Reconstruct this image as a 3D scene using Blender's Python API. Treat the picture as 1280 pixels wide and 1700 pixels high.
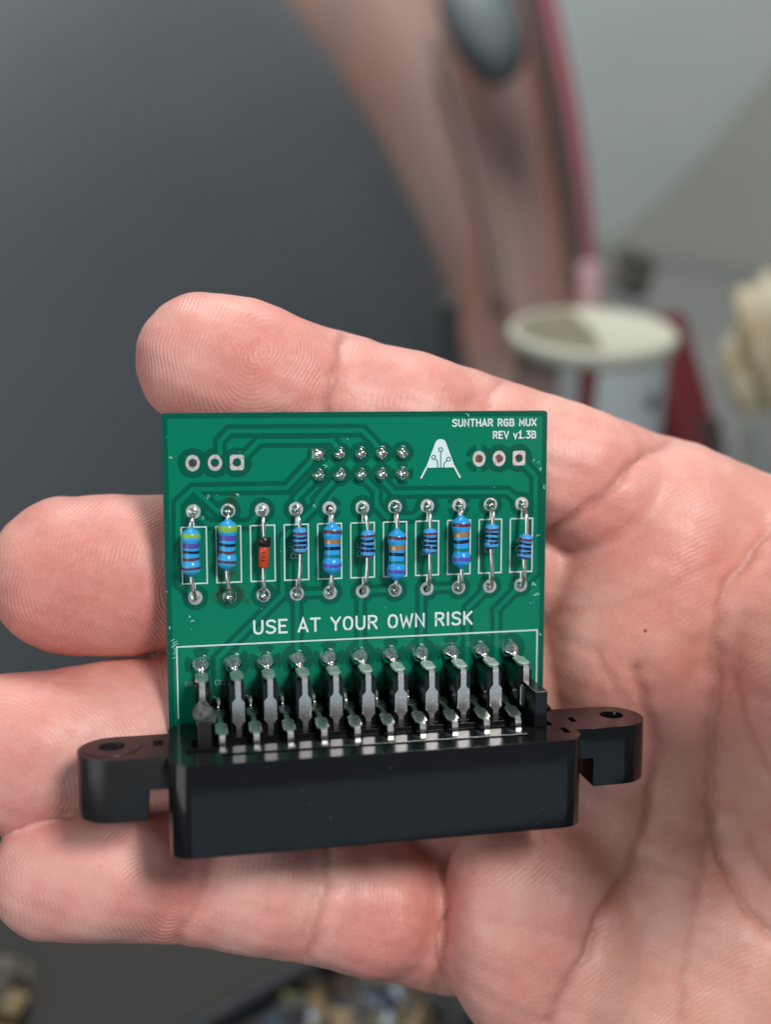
import bpy, bmesh, math, random
import numpy as np
from mathutils import Vector, Matrix
random.seed(7); rng = np.random.default_rng(7)
for o in list(bpy.data.objects): bpy.data.objects.remove(o)
sc = bpy.context.scene; C = sc.collection
R = math.radians
MM = 0.001
# ------------------------------------------------------------------ frames
# hand frame: x right, y up, z towards the viewer, millimetres, origin 129.1 mm in front of the lens
PITCH = R(25)
M3 = Matrix(((1, 0, 0), (0, math.sin(PITCH), -math.cos(PITCH)), (0, math.cos(PITCH), math.sin(PITCH))))
M3 = Matrix((M3[0], M3[1], M3[2]))
MH = M3.to_4x4()
D0, FPX = 129.1, 1800.0
def H2W(v): return M3 @ (Vector(v) * MM)
def P(px, py, z=0.0):                       # a point seen at (px,py) in the photograph, z mm above the reference plane
    d = (D0 - z) / FPX
    return ((px - 640) * d, (850 - py) * d, z)
def W(px, py, depth): return H2W(P(px, py, D0 - depth * 1000))   # depth in metres from the lens
# ------------------------------------------------------------------ camera
cam = bpy.data.cameras.new('camera'); co = bpy.data.objects.new('camera', cam); C.objects.link(co)
co.matrix_world = Matrix.Translation(H2W((0, 0, D0))) @ MH
cam.sensor_fit = 'VERTICAL'; cam.sensor_height = 24; cam.lens = 24 * FPX / 1700
cam.clip_start = 0.005; cam.clip_end = 50
cam.dof.use_dof = True; cam.dof.focus_distance = 0.1295; cam.dof.aperture_fstop = cam.lens / 3.5
sc.camera = co
# ------------------------------------------------------------------ light
w = bpy.data.worlds.new('World'); sc.world = w; w.use_nodes = True
bg = w.node_tree.nodes['Background']; bg.inputs[0].default_value = (0.80, 0.92, 1.0, 1); bg.inputs[1].default_value = 0.15
def area(name, loc, target, size, power, col, shape='DISK'):
    l = bpy.data.lights.new(name, 'AREA'); l.shape = shape; l.size = size; l.energy = power; l.color = col
    o = bpy.data.objects.new(name, l); C.objects.link(o); o.location = loc
    o.rotation_euler = (Vector(target) - Vector(loc)).to_track_quat('-Z', 'Y').to_euler(); return o
area('desk_lamp_light', H2W((180, 178, 342)), H2W((0, 0, 0)), 0.10, 1.60, (1.0, 0.975, 0.95))
low_fill = area('low_fill_light', H2W((190, -345, 400)), H2W((10, -30, 0)), 0.52, 0.27, (.60, .83, 1.0), 'RECTANGLE'); low_fill.data.size_y = 0.38  # unseen bluish panel added low in front, for reflections and shadow fill
area('left_fill_light', H2W((-330, -40, 330)), H2W((-20, -10, 0)), 0.36, 0.78, (.93, .97, 1.0), 'SQUARE')  # unseen soft fill added on the left to lift the fingers
area('background_fill_light', (-.15, .62, 1.0), (-.05, 1.1, .0), 0.5, 14.0, (1.0, 0.98, 0.96), 'SQUARE')  # unseen overhead fill added to brighten the background
sc.view_settings.view_transform = 'Standard'; sc.view_settings.look = 'None'; sc.view_settings.exposure = 0; sc.view_settings.gamma = 1
sc.render.engine = 'CYCLES'
# ------------------------------------------------------------------ materials
def srgb(r, g, b):
    f = lambda c: (c / 255 / 12.92) if c / 255 <= .04045 else ((c / 255 + .055) / 1.055) ** 2.4
    return (f(r), f(g), f(b), 1)
def mat(name, col, rough=.5, metal=0.0, **k):
    m = bpy.data.materials.new(name); m.use_nodes = True; b = m.node_tree.nodes['Principled BSDF']
    b.inputs['Base Color'].default_value = col if len(col) == 4 else (*col, 1)
    b.inputs['Roughness'].default_value = rough; b.inputs['Metallic'].default_value = metal
    for kk, v in k.items(): b.inputs[kk.replace('_', ' ')].default_value = v
    return m
class N:
    def __init__(s, m): s.t = m.node_tree; s.b = s.t.nodes['Principled BSDF']
    def new(s, typ, **k):
        n = s.t.nodes.new(typ)
        for a, v in k.items(): setattr(n, a, v)
        return n
    def link(s, a, b): s.t.links.new(a, b)
    def obj(s, scale=1000.0):
        tc = s.new('ShaderNodeTexCoord'); v = s.new('ShaderNodeVectorMath', operation='SCALE'); v.inputs[3].default_value = scale
        s.link(tc.outputs['Object'], v.inputs[0]); return v.outputs[0]
    def noise(s, vec, scale, detail=3, rough=.5):
        n = s.new('ShaderNodeTexNoise'); n.inputs['Scale'].default_value = scale; n.inputs['Detail'].default_value = detail
        n.inputs['Roughness'].default_value = rough; s.link(vec, n.inputs['Vector']); return n.outputs['Fac']
    def ramp(s, fac, stops):
        n = s.new('ShaderNodeValToRGB'); e = n.color_ramp.elements
        while len(e) < len(stops): e.new(.5)
        for q, (p, c) in zip(e, stops): q.position = p; q.color = c if len(c) == 4 else (*c, 1)
        s.link(fac, n.inputs[0]); return n.outputs[0]
    def math(s, op, a, b=0.0, c=None):
        n = s.new('ShaderNodeMath', operation=op)
        for i, v in enumerate((a, b, c)):
            if v is None: continue
            if isinstance(v, (int, float)): n.inputs[i].default_value = v
            else: s.link(v, n.inputs[i])
        return n.outputs[0]
    def mix(s, fac, a, b, blend='MIX'):
        n = s.new('ShaderNodeMix', data_type='RGBA', blend_type=blend)
        for i, v in ((0, fac), (6, a), (7, b)):
            if isinstance(v, (int, float)): n.inputs[i].default_value = v
            elif isinstance(v, tuple): n.inputs[i].default_value = v
            else: s.link(v, n.inputs[i])
        return n.outputs[2]
    def bump(s, h, dist, strength=1.0, prev=None):
        n = s.new('ShaderNodeBump'); n.inputs['Strength'].default_value = strength; n.inputs['Distance'].default_value = dist
        s.link(h, n.inputs['Height'])
        if prev is not None: s.link(prev, n.inputs['Normal'])
        return n.outputs[0]
# ------------------------------------------------------------------ object helpers
def tag(o, label=None, cat=None, group=None, kind=None):
    for k, v in (('label', label), ('category', cat), ('group', group), ('kind', kind)):
        if v: o[k] = v
    return o
def link(name, me, m=None, parent=None, smooth=False):
    o = bpy.data.objects.new(name, me); C.objects.link(o)
    if m is not None and len(me.materials) == 0: me.materials.append(m)
    if smooth: me.polygons.foreach_set('use_smooth', [True] * len(me.polygons))
    if parent: o.parent = parent
    return o
def build(name, bm, m, parent=None, smooth=False):
    me = bpy.data.meshes.new(name); bm.normal_update(); bm.to_mesh(me); bm.free(); return link(name, me, m, parent, smooth)
def empty(name, mw, parent=None):
    o = bpy.data.objects.new(name, None); C.objects.link(o); o.matrix_world = mw; o.empty_display_size = .01
    if parent: o.parent = parent
    return o
def pvec(p): return Vector(p) * MM
def box(bm, a, b):
    vs = [bm.verts.new(pvec((x, y, z))) for z in (a[2], b[2]) for y in (a[1], b[1]) for x in (a[0], b[0])]
    for f in ((0, 2, 3, 1), (4, 5, 7, 6), (0, 1, 5, 4), (2, 6, 7, 3), (0, 4, 6, 2), (1, 3, 7, 5)): bm.faces.new([vs[i] for i in f])
def ring_faces(bm, A, B):
    n = len(A)
    for i in range(n): bm.faces.new((A[i], A[(i + 1) % n], B[(i + 1) % n], B[i]))
def lathe(bm, prof, seg=24, axis='z', center=(0, 0, 0), close=(True, True), wob=None):
    rows = []
    for k, (r, h) in enumerate(prof):
        row = []
        for i in range(seg):
            a = 2 * math.pi * i / seg; rr = r * (1 + (wob(a, k) if wob else 0)); u, v = rr * math.cos(a), rr * math.sin(a)
            p = {'z': (u, v, h), 'y': (v, h, u), 'x': (h, u, v)}[axis]
            row.append(bm.verts.new(pvec((p[0] + center[0], p[1] + center[1], p[2] + center[2]))))
        rows.append(row)
    for A, B in zip(rows, rows[1:]): ring_faces(bm, A, B)
    if close[0]: bm.faces.new(list(reversed(rows[0])))
    if close[1]: bm.faces.new(rows[-1])
def catmull(pts, n=8):
    pts = [Vector(p) for p in pts]; q = [2 * pts[0] - pts[1]] + pts + [2 * pts[-1] - pts[-2]]; out = []
    for i in range(1, len(q) - 2):
        for k in range(n):
            t = k / n; a, b, c, d = q[i - 1:i + 3]
            out.append(.5 * ((2 * b) + (c - a) * t + (2 * a - 5 * b + 4 * c - d) * t * t + (3 * b - a - 3 * c + d) * t ** 3))
    return out + [pts[-1]]
def tube(bm, pts, rad, seg=10, caps=True):
    pts = [Vector(p) for p in pts]; rows = []; up = None
    for i, p in enumerate(pts):
        t = (pts[min(i + 1, len(pts) - 1)] - pts[max(i - 1, 0)]).normalized()
        if up is None: up = t.orthogonal().normalized()
        up = (up - t * up.dot(t)).normalized(); s = t.cross(up); r = rad[i] if hasattr(rad, '__len__') else rad
        rows.append([bm.verts.new((p + r * (math.cos(a) * up + math.sin(a) * s)) * MM) for a in [2 * math.pi * k / seg for k in range(seg)]])
    for A, B in zip(rows, rows[1:]): ring_faces(bm, A, B)
    if caps: bm.faces.new(list(reversed(rows[0]))); bm.faces.new(rows[-1])
def ribbon(bm, pts, width, z, cap=True, closed=False):
    P2 = [Vector((p[0], p[1])) for p in pts]; n = len(P2); L, Rr = [], []
    for i in range(n):
        a = P2[i - 1] if (i > 0 or closed) else None; b = P2[(i + 1) % n] if (i < n - 1 or closed) else None
        d0 = (P2[i] - a).normalized() if a is not None else None; d1 = (b - P2[i]).normalized() if b is not None else None
        if d0 is None: d0 = d1
        if d1 is None: d1 = d0
        n0 = Vector((-d0.y, d0.x)); n1 = Vector((-d1.y, d1.x)); m = (n0 + n1)
        m = m / max(m.length_squared, .5) * 2 if m.length > 1e-6 else n0
        L.append(bm.verts.new(pvec((*(P2[i] + m * width / 2), z)))); Rr.append(bm.verts.new(pvec((*(P2[i] - m * width / 2), z))))
    for i in range(n if closed else n - 1):
        j = (i + 1) % n; bm.faces.new((Rr[i], Rr[j], L[j], L[i]))
    if cap and not closed:
        for i, s, (va, vb) in ((0, -1, (L[0], Rr[0])), (n - 1, 1, (Rr[-1], L[-1]))):
            d = (P2[1] - P2[0]).normalized() if i == 0 else (P2[-1] - P2[-2]).normalized()
            d = d * s; pr = Vector((d.y, -d.x)); arc = []
            for k in range(1, 6):
                a = math.pi * k / 6; arc.append(bm.verts.new(pvec((*(P2[i] + width / 2 * (pr * math.cos(a) + d * math.sin(a))), z))))
            bm.faces.new([va] + arc + [vb])
def disc(bm, c, r, z, seg=28, a0=0, a1=2 * math.pi, r0=0.0):
    full = abs(a1 - a0 - 2 * math.pi) < 1e-6
    an = [a0 + (a1 - a0) * k / seg for k in range(seg + (0 if full else 1))]
    O = [bm.verts.new(pvec((c[0] + r * math.cos(a), c[1] + r * math.sin(a), z))) for a in an]
    if r0 > 0:
        I = [bm.verts.new(pvec((c[0] + r0 * math.cos(a), c[1] + r0 * math.sin(a), z))) for a in an]
        for k in range(len(an) if full else len(an) - 1):
            j = (k + 1) % len(an); bm.faces.new((I[k], O[k], O[j], I[j]))
    elif full: bm.faces.new(O)
    else: bm.faces.new(O + [bm.verts.new(pvec((c[0], c[1], z)))])
def evaluated(o):                                # bake modifiers into a new mesh, no operators
    dg = bpy.context.evaluated_depsgraph_get(); me = bpy.data.meshes.new_from_object(o.evaluated_get(dg)); return me
def plate(outline, holes, z0, z1):               # filled 2D outline with holes, extruded
    cu = bpy.data.curves.new('tmp', 'CURVE'); cu.dimensions = '2D'; cu.fill_mode = 'BOTH'; cu.extrude = (z1 - z0) / 2 * MM
    for pl in [outline] + holes:
        s = cu.splines.new('POLY'); s.points.add(len(pl) - 1); s.use_cyclic_u = True
        for q, p in zip(s.points, pl): q.co = (p[0] * MM, p[1] * MM, 0, 1)
    o = bpy.data.objects.new('tmp', cu); C.objects.link(o); me = evaluated(o); bpy.data.objects.remove(o)
    me.transform(Matrix.Translation((0, 0, (z0 + z1) / 2 * MM))); me.materials.clear(); return me
def circle(c, r, n=24, ry=None): return [(c[0] + r * math.cos(2 * math.pi * k / n), c[1] + (ry or r) * math.sin(2 * math.pi * k / n)) for k in range(n)]
def rrect(x0, y0, x1, y1, r, n=6):
    out = []
    for cx, cy, a0 in ((x1 - r, y1 - r, 0), (x0 + r, y1 - r, 90), (x0 + r, y0 + r, 180), (x1 - r, y0 + r, 270)):
        out += [(cx + r * math.cos(R(a0 + 90 * k / n)), cy + r * math.sin(R(a0 + 90 * k / n))) for k in range(n + 1)]
    return out
# ================================================================== THE HAND
def round_cone(X, a, b, ra, rb):
    a = np.array(a, np.float32); b = np.array(b, np.float32); ab = b - a
    t = np.clip(((X - a) @ ab) / (ab @ ab), 0, 1)
    return np.sqrt((((X - a) - t[:, None] * ab) ** 2).sum(1)) - (ra + (rb - ra) * t)
def ellipsoid(X, c, r, rot=0.0):
    d = X - np.array(c, np.float32)
    if rot:
        cs, sn = math.cos(rot), math.sin(rot); d = np.stack([cs * d[:, 0] + sn * d[:, 1], -sn * d[:, 0] + cs * d[:, 1], d[:, 2]], 1)
    r = np.array(r, np.float32); k0 = np.sqrt(((d / r) ** 2).sum(1)); k1 = np.sqrt(((d / r / r) ** 2).sum(1)) + 1e-9
    return k0 * (k0 - 1) / k1
def smin(a, b, k):
    h = np.maximum(k - np.abs(a - b), 0) / k; return np.minimum(a, b) - h * h * k * .25
def smax(a, b, k): return -smin(-a, -b, k)
# joints: (photo x, photo y, depth of the bone, radius), tip first
FING = {
 'index':  [(340, 600, -7.0, 8.6), (545, 664, -9.0, 8.75), (790, 738, -13.5, 9.3), (1085, 850, -20.5, 10.6), (1330, 960, -22, 12)],
 'middle': [(118, 955, -10.5, 10.2), (335, 950, -12.5, 10.1), (620, 945, -15, 10.2), (930, 925, -24.5, 10.6), (1300, 1030, -22, 12.5)],
 'ring':   [(-60, 1258, -5.5, 9.7), (200, 1226, -8.5, 9.7), (520, 1180, -13, 9.9), (900, 1110, -24, 10.4), (1300, 1150, -22, 12.5)],
 'little': [(92, 1451, -3.5, 7.75), (308, 1458, -7, 7.7), (528, 1486, -10, 8.3), (745, 1530, -19.5, 9.2), (1050, 1500, -24, 11)],
}
PADS = {  # soft pads under each bone: photo x, y, depth, semi-axes, roll in degrees
 'index':  [(410, 612, -4.6, 11.5, 8.3, 6.4, -17), (675, 695, -8.6, 9.5, 8.4, 7.2, -17), (950, 792, -13.2, 13, 9.2, 7.8, -20)],
 'middle': [(190, 955, -8.2, 13.5, 9.9, 8.2, 0), (480, 948, -11, 10, 9.6, 8, 0)],
 'ring':   [(30, 1248, -2.6, 13.5, 9.3, 7.6, 7), (360, 1203, -8, 11, 9.3, 8, 7)],
 'little': [(150, 1450, -0.9, 11.2, 7.6, 6.1, -2), (415, 1470, -5.6, 8.2, 7.6, 6.4, -7), (630, 1510, -10.5, 7.5, 8.3, 7.6, -12)],
}
METAS = [((1130, 905, -23, 11.5), (2050, 1230, -15, 13)), ((1080, 1010, -24, 12), (2050, 1300, -15, 13)),
         ((1030, 1200, -22, 12), (2050, 1370, -16, 13)), ((960, 1520, -21, 12), (2050, 1450, -18, 12))]
MOUNTS = [  # px, py, z, semi axes, roll, blend
 (1085, 960, -18.5, 15.0, 13.5, 12.5, 38, 3.0), (1010, 1085, -19, 10.5, 12.5, 12.0, 0, 4.0), (1110, 850, -18.5, 10, 9, 10.5, 20, 4),
 (890, 1330, -22, 12, 13, 11, 0, 4), (735, 1385, -23, 8, 8, 9, 0, 5), (818, 1535, -10.5, 6.4, 13.0, 8.6, 4, 2.5), (905, 1560, -12, 12.0, 16.5, 11.5, 8, 3), (1010, 1330, -21, 10, 16, 12.0, 10, 4),
 (1085, 1440, -19.5, 9, 15, 11.5, -22, 4), (1060, 1690, -18, 13, 16, 13, 0, 5), (1330, 1680, -19, 24, 20, 13, 0, 8),
 (1395, 1190, -15, 16.0, 30, 15, 8, 3.5), (1590, 1180, -9, 26, 30, 17, 0, 8)]
def sdf_hand(X):
    f = None
    for n, J in FING.items():
        d = None
        for (x0, y0, z0, r0), (x1, y1, z1, r1) in zip(J, J[1:]):
            c = round_cone(X, P(x0, y0, z0), P(x1, y1, z1), r0, r1); d = c if d is None else smin(d, c, 1.2)
        for (x, y, z, a, b, c_, rot) in PADS[n]: d = smin(d, ellipsoid(X, P(x, y, z), (a, b, c_), R(rot)), 1.6)
        f = d if f is None else smin(f, d, .7)
    p = None
    for (x0, y0, z0, r0), (x1, y1, z1, r1) in METAS:
        c = round_cone(X, P(x0, y0, z0), P(x1, y1, z1), r0, r1); p = c if p is None else smin(p, c, 9)
    for (x, y, z, a, b, c_, rot, k) in MOUNTS: p = smin(p, ellipsoid(X, P(x, y, z), (a, b, c_), R(rot)), k)
    h = smin(f, p, 1.3)
    # forearm and thumb, out of view; thumb enlarged and posed to shade the palm
    h = smin(h, round_cone(X, P(1980, 1330, -27), P(2500, 1390, -32), 20, 24), 22)
    t = smin(round_cone(X, (104, -14, -4), (80, -4, 24), 16, 13), round_cone(X, (80, -4, 24), (53, -6, 50), 12.5, 10.5), 2)
    h = smin(h, t, 10)
    return h
def edge_table():
    c = [(i & 1, (i >> 1) & 1, (i >> 2) & 1) for i in range(8)]
    return c, [(a, b) for a in range(8) for b in range(a + 1, 8) if sum(abs(c[a][k] - c[b][k]) for k in range(3)) == 1]
def hand_mesh(h=.5):
    lo = np.array((-62, -78, -62), np.float32); hi = np.array((128, 34, 64), np.float32); F_ = 5
    n = (np.ceil((hi - lo) / (h * F_)).astype(int)) ; Hc = h * F_
    g = np.stack(np.meshgrid(*[lo[k] + Hc * np.arange(n[k] + 1) for k in range(3)], indexing='ij'), -1).astype(np.float32)
    Fc = sdf_hand(g.reshape(-1, 3)).reshape(n + 1)
    near = np.zeros(n, bool); mn = None
    for dx in (0, 1):
        for dy in (0, 1):
            for dz in (0, 1):
                s = Fc[dx:n[0] + dx, dy:n[1] + dy, dz:n[2] + dz]; near |= np.abs(s) < Hc * 1.0
    N_ = n * F_ + 1
    F = np.repeat(np.repeat(np.repeat(np.sign(Fc[:-1, :-1, :-1]) * 9, F_, 0), F_, 1), F_, 2); F = np.pad(F, ((0, 1),) * 3, mode='edge').astype(np.float32)
    mask = np.repeat(np.repeat(np.repeat(near, F_, 0), F_, 1), F_, 2); m2 = np.zeros(N_, bool)
    for dx in (0, 1):
        for dy in (0, 1):
            for dz in (0, 1): m2[dx:N_[0] - 1 + dx, dy:N_[1] - 1 + dy, dz:N_[2] - 1 + dz] |= mask
    idx = np.argwhere(m2); F[m2] = sdf_hand((lo + h * idx).astype(np.float32))
    F[0], F[-1], F[:, 0], F[:, -1], F[:, :, 0], F[:, :, -1] = 9, 9, 9, 9, 9, 9
    ins = F < 0; corners, edges = edge_table(); S = [slice(0, -1), slice(1, None)]
    cnt = sum(ins[S[a], S[b], S[c]].astype(np.int8) for a, b, c in corners); act = (cnt > 0) & (cnt < 8)
    ci = np.argwhere(act); cid = -np.ones(act.shape, np.int64); cid[act] = np.arange(len(ci))
    V = np.stack([F[ci[:, 0] + a, ci[:, 1] + b, ci[:, 2] + c] for a, b, c in corners], 1)
    acc = np.zeros((len(ci), 3)); k = np.zeros(len(ci))
    for a, b in edges:
        va, vb = V[:, a], V[:, b]; m = (va < 0) != (vb < 0); t = np.where(m, va / np.where(m, va - vb, 1), 0)
        pa, pb = np.array(corners[a]), np.array(corners[b]); acc += np.where(m[:, None], pa + t[:, None] * (pb - pa), 0); k += m
    X = (lo + h * (ci + acc / k[:, None])).astype(np.float32)
    quads = []
    for ax in range(3):
        A, B = [slice(None)] * 3, [slice(None)] * 3; A[ax] = slice(0, -1); B[ax] = slice(1, None)
        ia, ib = ins[tuple(A)], ins[tuple(B)]; e = np.argwhere(ia != ib); e = e[(e[:, (ax + 1) % 3] > 0) & (e[:, (ax + 2) % 3] > 0)]
        u, v = (ax + 1) % 3, (ax + 2) % 3; q = []
        for du, dv in ((1, 1), (0, 1), (0, 0), (1, 0)):
            c = e.copy(); c[:, u] -= du; c[:, v] -= dv; q.append(cid[c[:, 0], c[:, 1], c[:, 2]])
        q = np.stack(q, 1); flip = ~ia[e[:, 0], e[:, 1], e[:, 2]]; q[flip] = q[flip][:, ::-1]; quads.append(q)
    Q = np.concatenate(quads); Q = Q[(Q >= 0).all(1)]
    def grad(X):
        e = .25; g = np.stack([sdf_hand(X + np.eye(3, dtype=np.float32)[k] * e) - sdf_hand(X - np.eye(3, dtype=np.float32)[k] * e) for k in range(3)], 1)
        return g / (np.linalg.norm(g, axis=1, keepdims=True) + 1e-9)
    Nn = grad(X); X = X - np.clip(sdf_hand(X), -h, h)[:, None] * Nn
    return X, Q, Nn
CREASES = [  # photo polyline, half width mm, depth mm, lip mm
 ([(572, 545), (562, 590), (551, 635), (540, 690)], .55, .9, .3), ([(575, 548), (572, 600), (566, 650)], .4, .25, .1),
 ([(838, 608), (815, 655), (795, 705)], .5, .7, .2), ([(828, 615), (803, 665)], .4, .3, .1), ([(812, 640), (775, 668), (740, 660)], .35, .2, .05),
 ([(1125, 708), (1065, 757), (1032, 793), (990, 835), (950, 866), (905, 893)], .8, 1.2, .35), ([(1105, 735), (1060, 765)], .4, .3, .1),
 ([(1300, 862), (1280, 880), (1245, 925), (1215, 972), (1195, 1040), (1184, 1130), (1181, 1230), (1186, 1330), (1205, 1415), (1240, 1500), (1285, 1550)], .75, 1.7, .35),
 ([(1181, 1300), (1180, 1400), (1160, 1500), (1140, 1580), (1132, 1700)], .6, .4, .15),
 ([(1060, 1120), (1078, 1180), (1092, 1240), (1090, 1310), (1074, 1380), (1050, 1445), (1012, 1505), (978, 1590), (938, 1652), (905, 1710)], .8, 1.8, .4),
 ([(925, 1060), (960, 1072), (1000, 1100), (1025, 1155), (1050, 1180)], .45, .3, .1), ([(990, 1085), (1020, 1140), (1045, 1165)], .35, .25, .1),
 ([(900, 1020), (960, 1012), (1040, 1000), (1130, 965), (1190, 930)], .5, .25, .1),
 ([(1215, 1120), (1235, 1190), (1262, 1260), (1290, 1300)], .5, .4, .12), ([(1240, 1390), (1262, 1440), (1300, 1480)], .4, .3, .1),
 ([(1070, 1425), (1110, 1440), (1160, 1470)], .45, .3, .1), ([(820, 1525), (900, 1545), (990, 1560)], .4, .25, .08), ([(800, 1605), (850, 1625)], .4, .2, .08),
 ([(352, 1405), (340, 1460), (322, 1515), (292, 1562)], .6, .6, .2), ([(332, 1470), (300, 1530)], .4, .25, .1), ([(362, 1430), (350, 1480), (330, 1530)], .4, .25, .1),
 ([(548, 1395), (540, 1470), (530, 1530), (508, 1590)], .7, .65, .25), ([(530, 1440), (520, 1500), (500, 1560)], .4, .3, .1),
 ([(741, 1390), (742, 1460), (737, 1540), (726, 1610), (722, 1650)], .5, .42, .0),
 ([(600, 625), (660, 632), (740, 648)], .3, .16, .04), ([(610, 655), (690, 668), (770, 690)], .3, .16, .04), ([(590, 600), (650, 612)], .3, .12, .04),
 ([(920, 770), (1000, 790)], .3, .15, .04), ([(925, 800), (990, 812)], .3, .12, .04), ([(930, 690), (1030, 715)], .3, .12, .03),
 ([(598, 1505), (660, 1518), (705, 1520)], .3, .16, .05), ([(590, 1530), (640, 1545)], .3, .16, .05), ([(610, 1555), (690, 1580)], .3, .18, .05), ([(400, 1500), (460, 1515)], .3, .14, .04),
]
def seg_dist(Q2, pl):
    best = np.full(len(Q2), 1e9)
    for a, b in zip(pl, pl[1:]):
        a = np.array(a, float); b = np.array(b, float); ab = b - a; t = np.clip(((Q2 - a) @ ab) / (ab @ ab), 0, 1)
        best = np.minimum(best, np.hypot(*((Q2 - a) - t[:, None] * ab).T))
    return best
def make_hand():
    X, Q, Nn = hand_mesh()
    dz = D0 - X[:, 2]; px = 640 + X[:, 0] * FPX / dz; py = 850 - X[:, 1] * FPX / dz; Q2 = np.stack([px, py], 1); mmpx = dz / FPX
    front = np.clip((Nn[:, 2] + .1) * 3, 0, 1)
    disp = np.zeros(len(X)); cre = np.zeros(len(X))
    wob = np.stack([np.sin(py / 17.) + np.sin(py / 7.3 + px / 31), np.sin(px / 15.) + np.sin(px / 6.1 + py / 23)], 1) * 1.6
    for pl, wd, dp, lip in CREASES:
        if len(pl) > 2: pl = [tuple(v)[:2] for v in catmull([(a, b, 0) for a, b in pl], 4)]
        d = seg_dist(Q2 + wob, pl) * mmpx
        wn = max(.6, wd); g = np.exp(-(d / wn) ** 2); big = min(1.0, dp); disp -= (.40 * dp * g + .55 * dp * np.exp(-(d / (2.2 + 1.2 * big)) ** 2)) * front; disp += .35 * lip * np.exp(-((d - 3.2) / 1.8) ** 2) * front; cre = np.maximum(cre, np.exp(-(d / .62) ** 2) * front * min(.85, dp * 1.1))
    # slow lumps of the soft tissue
    lump = .12 * np.sin(X[:, 0] * .55 + 1.3 * np.sin(X[:, 1] * .31)) * np.sin(X[:, 1] * .47 + X[:, 0] * .12) + .05 * np.sin(X[:, 0] * 1.25 + X[:, 1] * .7) * np.sin(X[:, 1] * 1.4 - X[:, 0] * .35)
    X = X + ((disp + lump)[:, None] * Nn).astype(np.float32)
    # friction ridges: a phase field per region
    def U(x, y): return np.stack([(px - x) * mmpx, (py - y) * mmpx], 1)
    phase = np.zeros(len(X)); amp = np.zeros(len(X))
    regions = [(430, 588, 1.0, .8, -17, 330, 'i'), (375, 985, .9, 1.0, 0, 420, 'm'), (-30, 1300, .8, .9, 5, 400, 'r'), (290, 1495, .9, 1.05, -4, 330, 'l')]
    own = np.zeros(len(X), int)
    for i, n in enumerate(('index', 'middle', 'ring', 'little')):
        J = FING[n]; pl = [(a, b) for a, b, *_ in J[:4]]; d = seg_dist(Q2, pl) * mmpx / J[1][3]
        if i == 0: bestd = d
        else: own = np.where(d < bestd, i, own); bestd = np.minimum(d, bestd)
    slope = [-17, 0, 7, -7]
    for i, (cx, cy, sx, sy, rot, lim, _) in enumerate(regions):
        u = U(cx, cy); c, s = math.cos(R(rot)), math.sin(R(rot)); a = c * u[:, 0] - s * u[:, 1]; b = s * u[:, 0] + c * u[:, 1]
        a = a + .35 * np.sin(b * .8 + i) ; b = b + .3 * np.sin(a * .7 + 2 * i)
        rr = np.sqrt((a * sx) ** 2 + (b * sy) ** 2 + .02) + .25 * np.arctan2(b, a) / math.pi * .5
        ph = 2 * math.pi * rr / .47
        J = FING[['index', 'middle', 'ring', 'little'][i]]; m = own == i
        phase[m] = ph[m]; amp[m] = (1.0, .9, .6, .85)[i]
    # past the end joint the ridges run across the finger, on the palm they sweep diagonally
    lim = [548, 900, 240, 320]
    for i in range(4):
        m = (own == i) & (px > lim[i]); t = R(slope[i]); u = U(lim[i], 1000)
        ph = 2 * math.pi * (u[:, 0] * math.cos(t) - u[:, 1] * math.sin(t) * .4 + .8 * np.sin(u[:, 1] * .22) + .5 * np.sin(u[:, 0] * .3)) / .62
        phase[m] = ph[m]; amp[m] = .45
        amp[own == i] *= np.clip((np.abs(px[own == i] - lim[i] - 6 * np.sin(py[own == i] / 9.)) - 6) / 26, 0, 1)
    palm = (px > 740 - 15 * np.sin(py / 40)) & ((py > 1400) | (px > 905)) & (py > 1000 - (px - 905) * 1.0 + 0) | ((px > 905) & (py - 893 > -(px - 905) * .83))
    u = U(1000, 1000); ph = 2 * math.pi * (u[:, 1] * .80 + u[:, 0] * .55 + 2.2 * np.sin(u[:, 0] * .10 + .5) + 1.5 * np.sin(u[:, 1] * .13 + 1) + .5 * np.sin(u[:, 0] * .31 + u[:, 1] * .2)) / .60
    phase[palm] = ph[palm]; amp[palm] = .55
    amp *= np.clip(Nn[:, 2] * 2.2 - .1, 0, 1)
    amp *= .65 + .35 * np.sin(X[:, 0] * .35 + 2 * np.sin(X[:, 1] * .23)) * np.sin(X[:, 1] * .41)
    # blood near the surface: pink pads and joints
    flush = np.zeros(len(X))
    for x, y, r, v in ((440, 580, 95, .8), (300, 640, 130, .35), (560, 640, 60, .3), (700, 640, 140, .35), (130, 900, 150, .45), (60, 1040, 120, .6), (250, 1040, 80, .4), (200, 960, 120, .3), (40, 1300, 130, .35),
                       (290, 1490, 80, .8), (90, 1480, 100, .3), (480, 1560, 80, .4), (650, 1590, 90, .8), (700, 1470, 80, .5), (1010, 870, 90, .45), (950, 830, 90, .3), (1150, 930, 110, .5), (1100, 1110, 110, .35), (980, 1190, 100, .3), (880, 1620, 90, .4), (930, 1560, 70, .35), (1230, 1170, 90, .3)):
        flush += v * np.exp(-((px - x) ** 2 + (py - y) ** 2) / r ** 2)
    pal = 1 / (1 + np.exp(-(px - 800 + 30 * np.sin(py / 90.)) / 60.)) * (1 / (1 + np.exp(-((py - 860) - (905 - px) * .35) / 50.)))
    me = bpy.data.meshes.new('hand'); Xw = (X * MM) @ np.array(M3.transposed(), np.float32)
    me.vertices.add(len(X)); me.vertices.foreach_set('co', Xw.astype(np.float32).ravel())
    me.loops.add(Q.size); me.loops.foreach_set('vertex_index', Q.astype(np.int32).ravel())
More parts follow.
